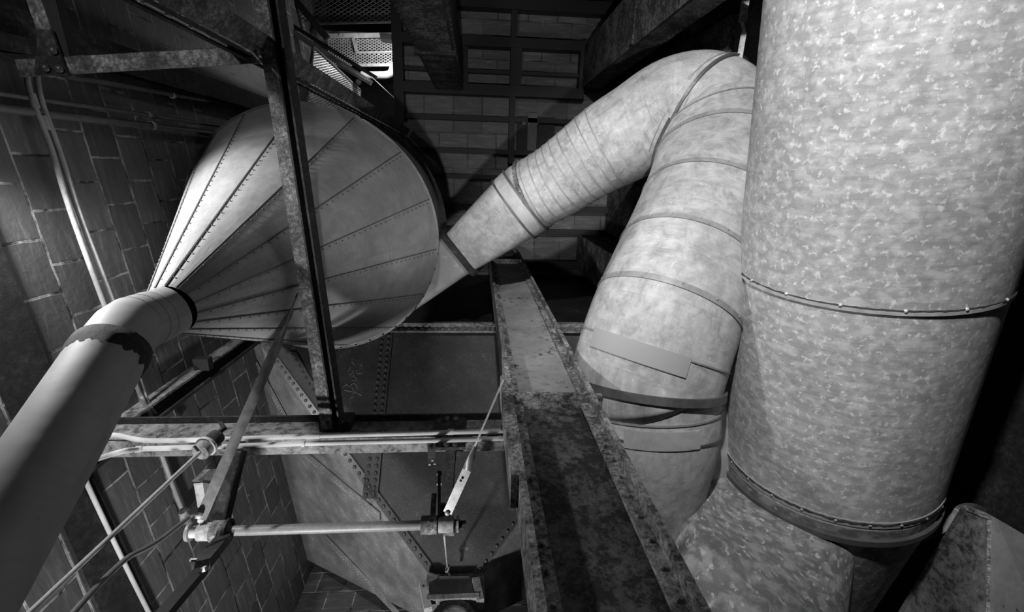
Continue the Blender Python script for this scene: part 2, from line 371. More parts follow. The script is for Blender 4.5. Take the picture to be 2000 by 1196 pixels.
# dark riveted girder against right side, seen through the duct bend
gx, gy0 = XY(1190, 330, CH); gy1 = XY(1190, 452, CH)[1]
t = thing('riveted_girder', 'dark riveted plate girder seen through the crook of the bent duct', 'girder', (gx + .2, (gy0 + gy1) / 2, EYE + 6.3))
m = MB().box(gx, gx + .03, gy0, gy1, EYE + 6.3, CZ)
for yy in (.15, .25):
    for i in range(36): m.dome((gx, gy0 + yy, EYE + 6.4 + i * .07), (-1, 0, 0), .018)
m.build('plate', FLAKE, t)
gx2, gy2 = XY(1180, 190, CH)
t = tag(MB().box(gx2, gx2 + .06, gy2 - .05, XY(1180, 328, CH)[1], EYE + 4.6, CZ).build('side_panel', FLAKE), 'gritty dark steel panel behind the top of the bent duct', 'panel')
# dark column against left wall
pa, pb = W(250, 118), W(300, 165)
t = thing('wall_column', 'black steel column standing flat against the left tiled wall', 'column', (pa.x, (pa.y + pb.y) / 2, 0))
m = MB(); a = V(*( (wall_o + WT * (pa.dot(WT)) )[:2]), 0); b_ = V(*((wall_o + WT * (pb.dot(WT)))[:2]), 0)
m.hexa([p + V(0, 0, z) for z in (0, CZ + 3) for p in (a, b_, b_ - WN * .16, a - WN * .16)]); m.build('shaft', BLACK, t)
m = MB(); m.hexa([p + V(0, 0, z) for z in (0, CZ + 3) for p in (a - WN * .16 - WT * .03, b_ - WN * .16 + WT * .03, b_ - WN * .19 + WT * .03, a - WN * .19 - WT * .03)]); m.build('flange', ANGLE_D, t)

# ---------------------------------------------------------------- lit gallery above the ceiling opening
GH = 10.4
def gpt(px, py, h=GH): return P(px, py, h)
def rect(px0, py0, px1, py1, h): a, b = P(px0, py0, h), P(px1, py1, h); return min(a.x, b.x), max(a.x, b.x), min(a.y, b.y), max(a.y, b.y), a.z
def lattice(p00, p10, p01, cell, wd, th=.006):      # diamond mesh in the parallelogram p00,p10,p01
    m = MB(); p00, p10, p01 = map(Vector, (p00, p10, p01)); u, v = p10 - p00, p01 - p00; U, Vv = u.length, v.length
    eu, ev = u / U, v / Vv; nrm = eu.cross(ev).normalized(); sl = .55
    def clip(c, s):                                  # line b = c + s*a inside [0,U]x[0,V]
        pts = []
        for a_ in (0, U):
            bb = c + s * a_
            if 0 <= bb <= Vv: pts.append((a_, bb))
        for bb in (0, Vv):
            a_ = (bb - c) / s
            if 0 < a_ < U: pts.append((a_, bb))
        return pts[:2] if len(pts) >= 2 else None
    for s in (sl, -sl):
        c = -sl * U - cell
        while c < Vv + sl * U + cell:
            q = clip(c, s)
            if q: m.bar(p00 + eu * q[0][0] + ev * q[0][1], p00 + eu * q[1][0] + ev * q[1][1], wd, th, nrm)
            c += cell
    return m
# upper slab, shaft walls
struct(MB().box(-4.0, 4.75, -6.4, 5.6, 15, 15.15).build('ceiling', BLACK, origin=(0, 0, 15)))
struct(MB().box(OX, OX + .15, -6.3, OY, CZ + .2, 15).build('wall_upper', CONC))
struct(MB().box(-3.6, OX, OY, OY + .15, CZ + .2, 15).build('wall_upper', CEILT))
x0, x1, y0, y1, z = rect(632, 45, 772, 75, GH)
struct(MB().box(x0 - .3, x1, y0, y1, z + .5, z + .7).build('trim_40', CONC))
t = thing('expanded_metal_platform', 'pale expanded metal platform lit from above in the gallery', 'platform', P(710, 100, GH))
a, b, c = P(640, 76, GH), P(772, 76, GH), P(640, 129, GH)
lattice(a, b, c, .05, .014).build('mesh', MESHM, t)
for (q0, q1, w_) in (((628, 71), (768, 68), .07), ((695, 103), (772, 101), .03), ((700, 128), (775, 127), .05), ((690, 74), (697, 102), .05), ((770, 100), (772, 128), .05)):
    MB().bar(P(*q0, GH - .04), P(*q1, GH - .04), w_, .06).build('frame_bar', MACH_L if w_ > .06 else MESHM, t)
t = thing('expanded_metal_platform', 'darker expanded metal platform at the top edge of the picture', 'platform', P(700, 20, GH - .5))
a, b, c = P(570, -25, GH - .5), P(768, -25, GH - .5), P(570, 43, GH - .5)
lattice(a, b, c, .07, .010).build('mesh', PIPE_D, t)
MB().bar(P(620, 46, GH - .52), P(772, 43, GH - .52), .03, .05).build('frame_bar', ANGLE_D, t)
MB().bar(P(560, -20, GH - .52), P(640, 76, GH - .52), .12, .08).build('frame_bar', BLACK, t)
def screen(label, A, B, C_, mat):
    t = thing('mesh_screen', label, 'screen', A)
    lattice(A, B, C_, .06, .010).build('mesh', mat, t)
    for p, r_ in ((A, B), (A, C_), (B, B + C_ - A), (C_, B + C_ - A)): MB().bar(p, r_, .035, .035).build('frame_bar', ANGLE, t)
screen('upright mesh guard panel between the slanted light bar and the cone rim', W(612, 92, .9), W(703, 176, .9), W(598, 205, .9), MESHM)
lb = thing('light_bar', 'slim pale strip fixture sloping down in the gallery', 'light fixture', P(640, 105, GH - .9))
MB().bar(P(545, 45, GH - .9), P(726, 163, GH - .9), .09, .06).build('housing', CONDUIT, lb)
MB().bar(P(660, 128, GH - .97), P(724, 164, GH - .97), .04, .04).build('tube', PAINT_W, lb)
MB().bar(P(575, 52, GH - .8), P(735, 152, GH - .8), .06, .1).build('rail', BLACK, lb)
b0 = P(700, 160, GH - .95); m = MB(); m.tube([b0 + V(0, 0, .1), b0 + V(0, 0, .05), b0, b0 - V(0, 0, .04)], [.02, .03, .055, .03], 12); tag(m.build('light_bulb', PAINT_W), 'small round pale bulb at the foot of the slanted light bar', 'bulb')
pts = [P(x, y, GH - .3) for x, y in ((706, 147), (740, 147), (757, 146), (765, 140), (768, 128), (768, 122))]
bpipe = tag(MB().tube([Vector(v) for v in catmull(pts, 4)], .07, 14).build('bent_pipe', PAINT_W), 'short white pipe with a rounded bend below the lit platform', 'pipe')
for x_ in (715, 745): MB().tube([P(x_, 147, GH - .3), P(x_, 147, GH - .3) + V(0, 0, .3)], .012, 8).build('hanger_rod', BLACK, bpipe)
x0, x1, y0, y1, z = rect(744, 70, 766, 80, GH - .2); tag(MB().box(x0, x1, y0, y1, z - .1, z + .17).build('junction_box', BLACK), 'black box on the pale bar of the lit platform', 'box')
tag(MB().tube([P(725, 150, GH - .9), P(779, 200, GH - 1.2)], .008, 6).build('cable', SEAM_L), 'thin taut wire running down right from the light bar', 'wire')

# ---------------------------------------------------------------- cyclone collector
s_ = .93; RC = 1.32 * s_; A1 = V(-1.768 * s_, .694 * s_, 5.161 * s_ + EYE); ztop = 6.25 * s_ + EYE
neck = Q(334, 606, 2.5); r0 = .135
cyc = thing('dust_collector', 'huge upside-down riveted sheet-metal cone hanging over the left half', 'dust collector', V(neck.x, neck.y, neck.z))
axis = (A1 - neck).normalized()
n_seg = 96
MB().tube([neck + (A1 - neck) * (i / 10) for i in range(11)], [r0 + (RC - r0) * i / 10 for i in range(11)], n_seg, cap=False).build('cone', G_CONE, cyc)
MB().tube([A1, V(A1.x, A1.y, ztop)], RC * .985, n_seg, cap=True).build('drum', G_CONE, cyc)
m = MB().ring(A1 + V(0, 0, .02), axis, RC + .004, .018, 96, .05)
for i in range(48):
    th = 2 * math.pi * i / 48; e = V(math.cos(th), math.sin(th), 0); m.dome(A1 + e * (RC + .015), e, .014)
m.build('rim_ring', STRAP, cyc)
MB().ring(V(A1.x, A1.y, ztop - .03), (0, 0, 1), RC + .0, .04, 96, .06).build('top_ring', ANGLE_D, cyc)
e1 = axis.orthogonal().normalized(); e2 = axis.cross(e1); NS = 15
m_r = MB()
for j in range(NS):
    th = 2 * math.pi * (j + .35) / NS; e = e1 * math.cos(th) + e2 * math.sin(th)
    a, b = neck + e * (r0 + .004), A1 + e * (RC + .002)
    nrm = (e - axis * ((RC - r0) / (A1 - neck).length)).normalized(); sd = (b - a).cross(nrm).normalized()
    m = MB(); m.prof(a + nrm * .001, b + nrm * .001, [(-.004, -.003), (.004, -.003), (.004, .001), (-.004, .003)], nrm)
    nr = 36
    for i in range(1, nr):
        p = a.lerp(b, i / nr); m.dome(p + nrm * .002 + sd * (.012 + .02 * i / nr), nrm, .004 + .005 * i / nr, .003 + .003 * i / nr)
    m.build('lap_seam', CSEAM, cyc)
MB().ring(neck + axis * .02, axis, r0 + .001, .005, 40, .02).build('neck_collar', G_PIPE, cyc)
# discharge pipe
dp = thing('discharge_pipe', 'thick smooth pipe leaving the tip of the cone to the lower left corner', 'pipe', neck)
R_P = .135
pth = [(330, 608, 2.50), (296, 622, 2.40), (262, 634, 2.29), (238, 656, 2.19), (215, 690, 2.08)]
pp = [neck] + [Q(*p) for p in pth[1:]]
sm = [Vector(v) for v in catmull(pp, 2)]
MB().tube([pp[0], pp[1], pp[2]], [r0, r0 * 1.0, .137], 40).build('neck_sleeve', G_PIPE, dp)
MB().tube([pp[1], pp[2], Q(247, 645, 2.23), Q(228, 672, 2.13), pp[4]], .141, 40).build('elbow', G_PIPE, dp)
MB().tube([pp[4], Q(205, 705, 2.04), Q(85, 905, 1.72), Q(-90, 1190, 1.40), Q(-330, 1560, 1.13)], [.142, .146, .15, .15, .15], 48).build('straight_pipe', G_PIPE, dp)
ta, tb = Q(219, 683, 2.10), Q(199, 715, 2.02)
m = MB(); fr = 24; vs = []; fs = []
dd = (tb - ta).normalized(); u1 = dd.orthogonal().normalized(); u2 = dd.cross(u1); rr = random.Random(3)
for k in range(64):
    th = 2 * math.pi * k / 64; e = u1 * math.cos(th) + u2 * math.sin(th)
    for L, q in ((-.015 + .02 * rr.random(), .144), (.0, .153), (.05, .155), (.085 + .03 * rr.random(), .148)): vs.append(ta + dd * L + e * q)
for k in range(64):
    for q in range(3): n2 = (k + 1) % 64; fs.append((k * 4 + q, n2 * 4 + q, n2 * 4 + q + 1, k * 4 + q + 1))
m.add(vs, fs, smooth=True).build('tar_wrap', TAR, dp)
for f in (.0, .5, 1.0):
    c = pp[1].lerp(pp[2], f); MB().ring(c, pp[2] - pp[1], .137, .005, 40, .006).build('seam', DSEAM, dp)
MB().ring(pp[1].lerp(pp[2], .25), pp[2] - pp[1], .136, .004, 40, .12).build('lap_sleeve', G_PIPE, dp)
m = MB()
pa_, pb_ = Q(262, 742, 2.00), Q(215, 800, 1.90)
m.plate([Q(272, 690, 2.05), Q(262, 735, 2.02), Q(222, 795, 1.92), Q(248, 735, 2.0)], .012); m.build('torn_strip', TAR, dp)

# ---------------------------------------------------------------- bent duct from the cyclone
bd = thing('bent_duct', 'galvanised round duct bending from the cyclone over and down behind the big duct', 'duct', Q(1262, 765, 3.73))
main = [(1258, 756, 3.68, .58), (1260, 731, 3.675, .58), (1300, 610, 3.70, .575), (1374, 432, 4.02, .585), (1404, 330, 4.22, .585), (1398, 262, 4.38, .575), (1366, 226, 4.48, .56), (1310, 226, 4.58, .525), (1240, 258, 4.72, .47), (1185, 288, 4.86, .448), (1130, 325, 5.0, .415), (1085, 356, 5.13, .402), (1034, 384, 5.28, .396)]
cm = catmull([tuple(Q(a, b, c)) + (d,) for a, b, c, d in main], 6)
path = [Vector(c[:3]) for c in cm]; rad = [float(c[3]) for c in cm]
k1 = 6 * 6 + 3                              # split at the big strap ring
mm = MB().tube(path[:k1 + 1], rad[:k1 + 1], 72, cap=False); f1 = mm.frames; mm.build('descending_limb', G_DUCT, bd)
mm = MB().tube(path[k1 - 2:], rad[k1 - 2:], 72, cap=False, vo=7); f2 = mm.frames; mm.build('crossing_limb', G_DUCT, bd)
def at_pt(i): return path[i], (path[min(i + 1, len(path) - 1)] - path[i - 1]).normalized(), rad[i]
def seam_at(i, mat, th=.006, w_=.012, name='seam', riv=0, parent=bd):
    c, n, r = at_pt(i); m = MB().ring(c, n, r + .002, th, 72, w_)
    if riv:
        m.ring(c + n * .018, n, r - .003, .005, 72, .045); a = n.orthogonal().normalized(); b = n.cross(a)
        for k in range(riv):
            e = a * math.cos(2 * math.pi * k / riv) + b * math.sin(2 * math.pi * k / riv); m.dome(c + n * .03 + e * (r - .0), e, .011)
    m.build(name, mat, parent)
for i, riv in ((9, 0), (12, 14), (15, 18), (19, 16), (25, 16), (29, 0)): seam_at(i, DSEAM, riv=riv)
AF = MB().tube(path, rad, 96, cap=False).frames
def oblique(c, n, wid, lift, name, mat, lo, hi, parent=bd):   # band where a slanting plane cuts the duct wall
    pts = []
    for k in range(96):
        th = 2 * math.pi * k / 96; prev = None; hit = None
        for i in range(lo, hi):
            p, a, b, r, t_ = AF[i]; e = a * math.cos(th) + b * math.sin(th); q = p + e * r; dd = (q - c).dot(n)
            if prev and prev[0] * dd <= 0:
                f = prev[0] / (prev[0] - dd) if prev[0] != dd else 0; hit = (prev[1].lerp(q, f), prev[2].lerp(e, f).normalized(), prev[3].lerp(t_, f).normalized()); break
            prev = (dd, q, e, t_)
        pts.append(hit)
    m = MB(); vs = []; ok = [p for p in pts if p]; fs = []
    for q, e, t_ in ok:
        for rr_, zz in ((-.01, -wid / 2), (lift, -wid / 2), (lift, wid / 2), (-.01, wid / 2)): vs.append(q + e * rr_ + t_ * zz)
    N = len(ok)
    for k in range(N if N == 96 else N - 1):
        k2 = (k + 1) % N
        for q in range(4): fs.append((k * 4 + q, k * 4 + (q + 1) % 4, k2 * 4 + (q + 1) % 4, k2 * 4 + q))
    return m.add(vs, fs).build(name, mat, parent)
on = M3 @ Vector((.68, .73, -.62)).normalized()
oblique(Q(1372, 240, 4.46), on, .03, .022, 'strap', STRAP, 18, 56)
oblique(Q(1372, 240, 4.46) - on * .07, on, .010, .006, 'seam', SEAM, 18, 56)
for i in range(54, 71, 2): seam_at(i, SEAM, .005, .01)
seam_at(71, ANGLE, .02, .04, 'end_flange')
# patch plate on the lower limb
c, n, r = at_pt(9)
def patch(c, n, r, a0, a1, l0, l1, name, mat, parent, ref=None):
    a = (ref - ref.dot(n) * n).normalized(); b = n.cross(a); vs = []; N = 40
    for i in range(N + 1):
        th = a0 + (a1 - a0) * i / N; e = a * math.cos(th) + b * math.sin(th)
        for L in (l0, l1):
            for q in (r - .004, r + .006): vs.append(c + n * L + e * q)
    fs = []
    for i in range(N):
        k_ = i * 4; fs += [(k_ + 1, k_ + 5, k_ + 7, k_ + 3), (k_, k_ + 4, k_ + 5, k_ + 1), (k_ + 2, k_ + 3, k_ + 7, k_ + 6)]
    fs += [(0, 1, 3, 2), (N * 4, N * 4 + 2, N * 4 + 3, N * 4 + 1)]
    return MB().add(vs, fs, smooth=False).build(name, mat, parent)
back = -ray(1262, 700)
patch(c, n, r + .004, -.85, .45, -.12, .02, 'patch_plate', G_DUCT, bd, back)
# round-to-square transition and flanges
T0 = Q(1040, 381, 5.27); T1 = Q(907, 486, 5.50); T2 = Q(800, 560, 5.66)
d_ = (T1 - T0).normalized()
upv = ray(950, 440).cross(d_)                # in-picture side direction
NN = 8
pts = [T0.lerp(T1, i / NN) for i in range(NN + 1)]
sqs = []
for i in range(NN + 1):
    f = max(0, (i / NN - .12) / .88); sqs.append((2 + 9 * f ** 1.3, 1 - .36 * f, 1 - .10 * f))
MB().tube(pts, .405, 72, cap=False, sq=sqs, up=upv).build('square_transition', G_DUCT, bd)
MB().tube([T0.lerp(T1, .10), T0.lerp(T1, .24)], .41, 72, cap=False, sq=[(2.2, 1, 1), (2.5, .975, 1)], up=upv).build('collar_band', G_FLAT, bd)
for f in (.09, .25): MB().tube([T0.lerp(T1, f - .012), T0.lerp(T1, f + .012)], .425 if f < .1 else .415, 72, cap=False, sq=[(2.3, 1, 1)] * 2, up=upv).build('band_edge', STRAP, bd)
MB().tube([T1 - d_ * .03, T1 + d_ * .03], .485, 72, cap=True, sq=[(14, .64, .9)] * 2, up=upv).build('square_flange', ANGLE_D, bd)
MB().tube([T1, T2], .40, 64, cap=True, sq=[(12, .64, .9)] * 2, up=upv).build('inlet_box', G_FLAT, bd)
# lower ring strap
c, n, r = Q(1259, 748, 3.68), M3 @ Vector((-.09, 1, .055)).normalized(), .58
MB().ring(c, n, r + .012, .012, 80, .06).build('ring_strap', STRAP, bd)
# hanger
h0, h1 = Q(1442, 132, 4.15), Q(1456, 62, 3.75)
hg = thing('duct_hanger', 'bent flat-bar hanger holding the top of the bent duct', 'hanger', h0)
vw_ = ray(1450, 90)
MB().bar(Q(1441, 134, 4.12), Q(1453, 64, 4.05), .045, .012, vw_).build('lower_bar', MACH, hg)
MB().bar(Q(1453, 65, 4.05), Q(1450, 42, 4.03), .028, .035, vw_).build('twist', MACH, hg)
MB().bar(Q(1450, 43, 4.03), Q(1466, -70, 3.9), .066, .014, vw_).build('upper_bar', MACH, hg)
for dx in (-6, 6): MB().bar(Q(1440 + dx, 131, 4.14), Q(1440 + dx, 115, 4.1), .02, .02).build('clip', SEAM_L, hg)

# ---------------------------------------------------------------- lower duct
ld = thing('lower_duct', 'dented duct below the ring strap, between the column and the big duct', 'duct', Q(1262, 900, 3.8))
lp = [(1259, 735, 3.67, .56), (1260, 800, 3.69, .56), (1257, 850, 3.70, .555), (1238, 940, 3.78, .54), (1215, 1060, 3.9, .53), (1190, 1250, 4.05, .52)]
cm2 = catmull([tuple(Q(a, b, c)) + (d,) for a, b, c, d in lp], 5); path2 = [Vector(c[:3]) for c in cm2]; rad2 = [float(c[3]) for c in cm2]
MB().tube(path2, rad2, 64, cap=False).build('barrel', G_DUCT, ld)
for i, mt in ((4, SEAM), (8, STRAP)):
    n = (path2[i + 1] - path2[i - 1]).normalized(); MB().ring(path2[i], n, rad2[i] + .003, .006, 64, .014).build('seam', mt, ld)
i = 5; n = (path2[i + 1] - path2[i - 1]).normalized()
patch(path2[i] , n, rad2[i] + .006, -.7, .25, 0, .13, 'patch_plate', G_FLAT, ld, -ray(1262, 830))
m = MB(); pr = [Q(1408, 768, 3.60), Q(1394, 830, 3.58), Q(1378, 890, 3.6), Q(1360, 962, 3.62)]
for a, b in zip(pr[:-1], pr[1:]): m.bar(a, b, .02, .04, ray(1380, 880))
m.build('standing_seam', STRAP, ld)
m = MB(); m.plate([Q(1400, 770, 3.7), Q(1360, 950, 3.72), Q(1330, 1010, 3.8), Q(1270, 1100, 3.9), Q(1440, 1100, 3.9), Q(1480, 770, 3.85)], -.03); m.build('side_sheet', G_FLAT, ld)
m = MB(); pr = [Q(1342, 1008, 3.42), Q(1325, 1010, 3.42), Q(1303, 1040, 3.44), Q(1276, 1085, 3.46)]
for a, b in zip(pr[:-1], pr[1:]): m.bar(a, b, .018, .018)
m.build('sheet_edge', STRAP, ld)

# ---------------------------------------------------------------- big duct
P0 = V(2.47158721, -.57470655, 2.82614352 + EYE); D0 = V(.12215884, .98804079, .09408838)
def ax(s): return P0 + D0 * s
def s_for(py):                               # axis parameter whose near-side seam crosses picture row py
    def row(t):
        e = V(0, 0, EYE) - ax(t); e = (e - e.dot(D0) * D0).normalized(); c = M3.transposed() @ (ax(t) + e * RB - V(0, 0, EYE)); return c[1] / c[2] * F + 598
    return min((abs(row(k / 100) - py), k / 100) for k in range(-300, 500))[1]
RB = .75
sA, sB = s_for(603), s_for(1012)
bg = thing('large_duct', 'huge spangled galvanised duct filling the right side', 'duct', ax(sB))
up0 = V(0, 0, 1)
MB().tube([ax(-4.5), ax(-3), ax(-1.5), ax(0), ax(sA)], RB, 128, cap=False).build('upper_section', G_BIG, bg)
MB().tube([ax(sA - .02), ax(sA + .6), ax(sB)], RB - .006, 128, cap=False, vo=9).build('middle_section', G_BIG, bg)
def torn(c, n, r, rnd, parent, name, mat, amp=.012, w_=.012):
    a = n.orthogonal().normalized(); b = n.cross(a); vs = []; fs = []; S = 200
    for k in range(S):
        th = 2 * math.pi * k / S; e = a * math.cos(th) + b * math.sin(th); j = rnd.uniform(-1, 1) * amp * .4; w2 = w_ * rnd.uniform(.4, 1.3)
        for q, L in ((r - .01, j - w2), (r + .004, j - w2), (r + .004 + rnd.uniform(0, .005), j + w2), (r - .01, j + w2)): vs.append(c + e * q + n * L)
    for k in range(S):
        k2 = (k + 1) % S
        for q in range(4): fs.append((k * 4 + q, k * 4 + (q + 1) % 4, k2 * 4 + (q + 1) % 4, k2 * 4 + q))
    return MB().add(vs, fs).build(name, mat, parent)
rn = random.Random(5)
torn(ax(sA - .018), D0, RB, rn, bg, 'joint_gap', DARKSEAM, .006, .003)
torn(ax(sB - .06), D0, RB - .004, rn, bg, 'joint_gap', DARKSEAM, .012, .007)
m = MB(); a = D0.orthogonal().normalized(); b = D0.cross(a)
m.ring(ax(sA), D0, RB - .004, .009, 128, .022)
for k_ in range(16):
    e = a * math.cos(k_ * math.pi / 8) + b * math.sin(k_ * math.pi / 8)
    m.dome(ax(sA - .016) + e * (RB + .002), e, .012)
m.build('sealed_joint', SEAM_L, bg)
m = MB().ring(ax(sB - .05), D0, RB - .009, .008, 128, .05)
for k_ in range(24):
    e = a * math.cos(k_ * math.pi / 12) + b * math.sin(k_ * math.pi / 12); m.dome(ax(sB - .05) + e * (RB - .002), e, .012)
m.build('riveted_joint', G_BIG, bg)
MB().ring(ax(sB + .10), D0, RB + .004, .012, 128, .045).build('hoop_strap', STRAP, bg)
lowp = [ax(sB), ax(sB + .12), ax(sB + .5), ax(sB + 1.4), ax(sB + 2.0)]
MB().tube(lowp, [RB - .004, RB - .01, RB * .90, RB * .72, RB * .6], 96, cap=True, vo=12).build('tapered_section', G_BRANCH, bg)
def loft(secs, n_steps, seg, name, mat, parent, vo=0):   # straight-sided sheet between circles (centre, normal, radius)
    vs, fs, uv = [], [], []; rows = []
    for (c0, n0, r0_), (c1, n1, r1_) in zip(secs[:-1], secs[1:]):
        for i in range(n_steps): f = i / n_steps; rows.append((c0.lerp(c1, f), n0.lerp(n1, f).normalized(), r0_ + (r1_ - r0_) * f))
    rows.append(secs[-1]); a = V(0, 0, 1)
    for c, n, r_ in rows:
        a = (a - a.dot(n) * n).normalized(); b = n.cross(a)
        for k in range(seg): th = 2 * math.pi * k / seg; vs.append(c + (a * math.cos(th) + b * math.sin(th)) * r_)
    L = vo
    for i in range(len(rows) - 1):
        L2 = L + (rows[i + 1][0] - rows[i][0]).length
        for k in range(seg):
            k2 = (k + 1) % seg; fs.append((i * seg + k, i * seg + k2, (i + 1) * seg + k2, (i + 1) * seg + k))
            u0, u1 = 2 * math.pi * k / seg * .65, 2 * math.pi * (k + 1) / seg * .65; uv.append([(u0, L), (u1, L), (u1, L2), (u0, L2)])
        L = L2
    return MB().add(vs, fs, uv, True).build(name, mat, parent)
c0 = ax(sB + .14); c1 = Q(1462, 1125, 3.32); c2 = Q(1440, 1330, 2.95)
bn = ((c1 - c0).normalized() * .75 + D0 * .25).normalized()
Lv = D0.cross(ray(1620, 1000)).normalized(); Lv = Lv if Lv.x < 0 else -Lv
loft([(c0 + Lv * .21, D0, RB - .235), (c1, bn, .60), (c2, (c2 - c1).normalized(), .60)], 10, 96, 'branch', G_BRANCH, bg, 3)
# strap tail curling round to the bin
pts = [Q(1790, 1052, 3.5), Q(1830, 1040, 3.5), Q(1862, 1012, 3.5), Q(1876, 994, 3.5), Q(1900, 990, 3.52), Q(1925, 1000, 3.56)]
m = MB(); cc = [Vector(v) for v in catmull(pts, 5)]
for a, b in zip(cc[:-1], cc[1:]): m.bar(a, b, .05, .010, ray(1860, 1010))
tag(m.build('strap_end', STRAP), 'loose dark strap end curling right off the big duct', 'strap')
# rusty bin at lower right
rb = thing('rusty_bin', 'rusty steel bin corner at the lower right below the big duct', 'bin', Q(1900, 1150, 3.3))
A_, B_, C_, D_ = Q(1886, 992, 3.35), Q(1932, 1010, 3.35), Q(2060, 1085, 3.35), Q(2100, 1400, 3.0)
E_ , G_ = Q(1925, 1400, 3.0), Q(1640, 1400, 4.1)
MB().plate([A_, B_, E_, G_], -.04).build('near_panel', rusty('bin_rust', .03, .12, .22, 14, (.4, .5, .7), .8), rb)
MB().plate([B_, C_, D_, E_], -.04).build('side_panel', rusty('bin_face', .02, .20, .26, 9, (.37, .42, .8), .5), rb)
m = MB(); m.bar(B_, E_, .035, .02, ray(1930, 1100)).rivets(B_.lerp(E_, .02), E_, 22, -ray(1930, 1100).normalized(), .012, .01); m.build('corner_seam', FLAKE_L, rb)
m = MB(); m.bar(A_, B_, .03, .04).bar(B_, C_, .03, .04); m.build('rim', FLAKE_L, rb)
MB().bar(Q(1700, 890, 4.6), Q(2080, 1240, 4.0), .2, .14).build('rail', RWALL, rb)

# ---------------------------------------------------------------- riveted hopper
hz0, hz1 = 3.75, 5.6
FL = P(488, 650, hz1); BLc = P(596, 1092, hz1); FRc = V(2.35, FL.y, FL.z); BRc = V(2.35, BLc.y, BLc.z)
FLy = P(950, 645, hz1).y; FL.y = FLy; FRc.y = FLy
oFL, oFR = P(838, 1122, hz0), P(942, 1120, hz0); oy = (oFL.y + oFR.y) / 2; oFL.y = oFR.y = oy
oBL, oBR = oFL + V(0, .62, 0), oFR + V(0, .62, 0)
hp = thing('riveted_hopper', 'dark riveted steel hopper tapering down to a gate outlet below the cone', 'hopper', (oFL + oBR) / 2)
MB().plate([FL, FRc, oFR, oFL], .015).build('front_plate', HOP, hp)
MB().plate([FL, oFL, oBL, BLc], .015).build('left_plate', HOP_LIT, hp)
MB().plate([FRc, BRc, oBR, oFR], .015).build('right_plate', HOP_LIT, hp)
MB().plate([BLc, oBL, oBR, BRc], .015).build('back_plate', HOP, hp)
fn = (FRc - FL).cross(oFL - FL).normalized()
if fn.dot(Vector((0, 0, EYE)) - FL) < 0: fn = -fn
ln = (oFL - FL).cross(BLc - FL).normalized()
if ln.dot(Vector((0, 0, EYE)) - FL) < 0: ln = -ln
def strip(a, b, wd, side, nrm, n, rows, mat, name='rivet_strip', r=.022):
    a, b = Vector(a), Vector(b); sd = Vector(side).normalized(); m = MB()
    a1, b1 = a + nrm * .02, b + nrm * .02
    m.plate([a1, b1, b1 + sd * wd, a1 + sd * wd], .008 if (b1 - a1).cross(sd).dot(nrm) > 0 else -.008)
    for q in rows: m.rivets(a1 + sd * wd * q, b1 + sd * wd * q, n, nrm, r, .008)
    return m.build(name, mat, hp)
inf = V(1, 0, 0) - fn * fn.x
strip(FL.lerp(oFL, .0), FL.lerp(oFL, 1), .10, inf, fn, 40, (.5,), RIV)
strip(FRc, oFR, .10, -inf, fn, 40, (.5,), RIV)
fp = lambda px, py: ray(px, py) * ((FL - V(0, 0, EYE)).dot(fn) / ray(px, py).dot(fn)) + V(0, 0, EYE)   # point on the front plate
lpn = lambda px, py: ray(px, py) * ((FL - V(0, 0, EYE)).dot(ln) / ray(px, py).dot(ln)) + V(0, 0, EYE)
strip(fp(768, 652), fp(738, 975), .16, -inf, fn, 26, (.28, .78), HOP, r=.024)
strip(fp(560, 690), fp(640, 830), .12, inf, fn, 12, (.5,), HOP, r=.02)
for a, b in (((585, 868), (745, 1000)), ((640, 1045), (790, 1200)), ((505, 705), (600, 880))):
    A2, B2 = lpn(*a), lpn(*b); sdv = (B2 - A2).cross(ln).normalized(); sdv = sdv if sdv.y > 0 else -sdv
    strip(A2, B2, .12, sdv, ln, 30, (.35, .8), HOP_LIT, r=.010)
m = MB(); rr = random.Random(4)
for (px, py) in ((693, 708), (690, 722), (700, 716), (686, 735), (698, 732), (690, 748), (682, 752), (697, 748), (684, 768), (694, 770)):
    for k in range(3):
        x, y = px + rr.uniform(-7, 7), py + rr.uniform(-5, 5); m.bar(fp(x, y) + fn * .006, fp(x + rr.uniform(-9, 9), y + rr.uniform(-3, 10)) + fn * .006, .008, .003, fn)
m.build('chalk_scribble', FLATBAR, hp)
# rim flange + bin wall above
m = MB(); m.box(FL.x, FRc.x, FLy - .10, FLy, FL.z - .03, FL.z + .03); m.build('rim_flange', BEAM, hp)
m = MB(); m.box(FL.x, FRc.x, FLy - .03, FLy - .005, FL.z - .12, FL.z - .02); m.rivets((FL.x, FLy - .03, FL.z - .075), (FRc.x, FLy - .03, FL.z - .075), 62, (0, -1, 0), .024); m.build('rivet_strip', BEAM, hp)
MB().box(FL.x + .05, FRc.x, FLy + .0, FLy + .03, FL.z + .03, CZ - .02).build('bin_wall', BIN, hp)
# outlet gate
oc = (oFL + oFR) / 2; gw = (oFR - oFL).length
gt = thing('outlet_gate', 'grey slide gate with rounded throat at the bottom tip of the hopper', 'gate', V(oc.x, oc.y + .2, oc.z - .5))
def fpz(px, py, y): return PY(px, py, y)
gy = oy - .09
MB().plate([fpz(838, 1140, gy), fpz(860, 1126, gy), fpz(915, 1126, gy), fpz(932, 1142, gy), fpz(932, 1168, gy), fpz(838, 1168, gy)], .03).build('gate_plate', G_FLAT, gt)
for a, b in (((826, 1138), (836, 1192)), ((929, 1132), (938, 1175))): MB().bar(fpz(*a, gy - .03), fpz(*b, gy - .03), .07, .05, (0, 1, 0)).build('side_flange', MACH_L if a[0] < 900 else MACH, gt)
MB().bar(fpz(834, 1172, gy - .03), fpz(936, 1168, gy - .03), .05, .06, (0, 1, 0)).build('cross_rib', MACH, gt)
cpt = fpz(885, 1215, gy - .02)
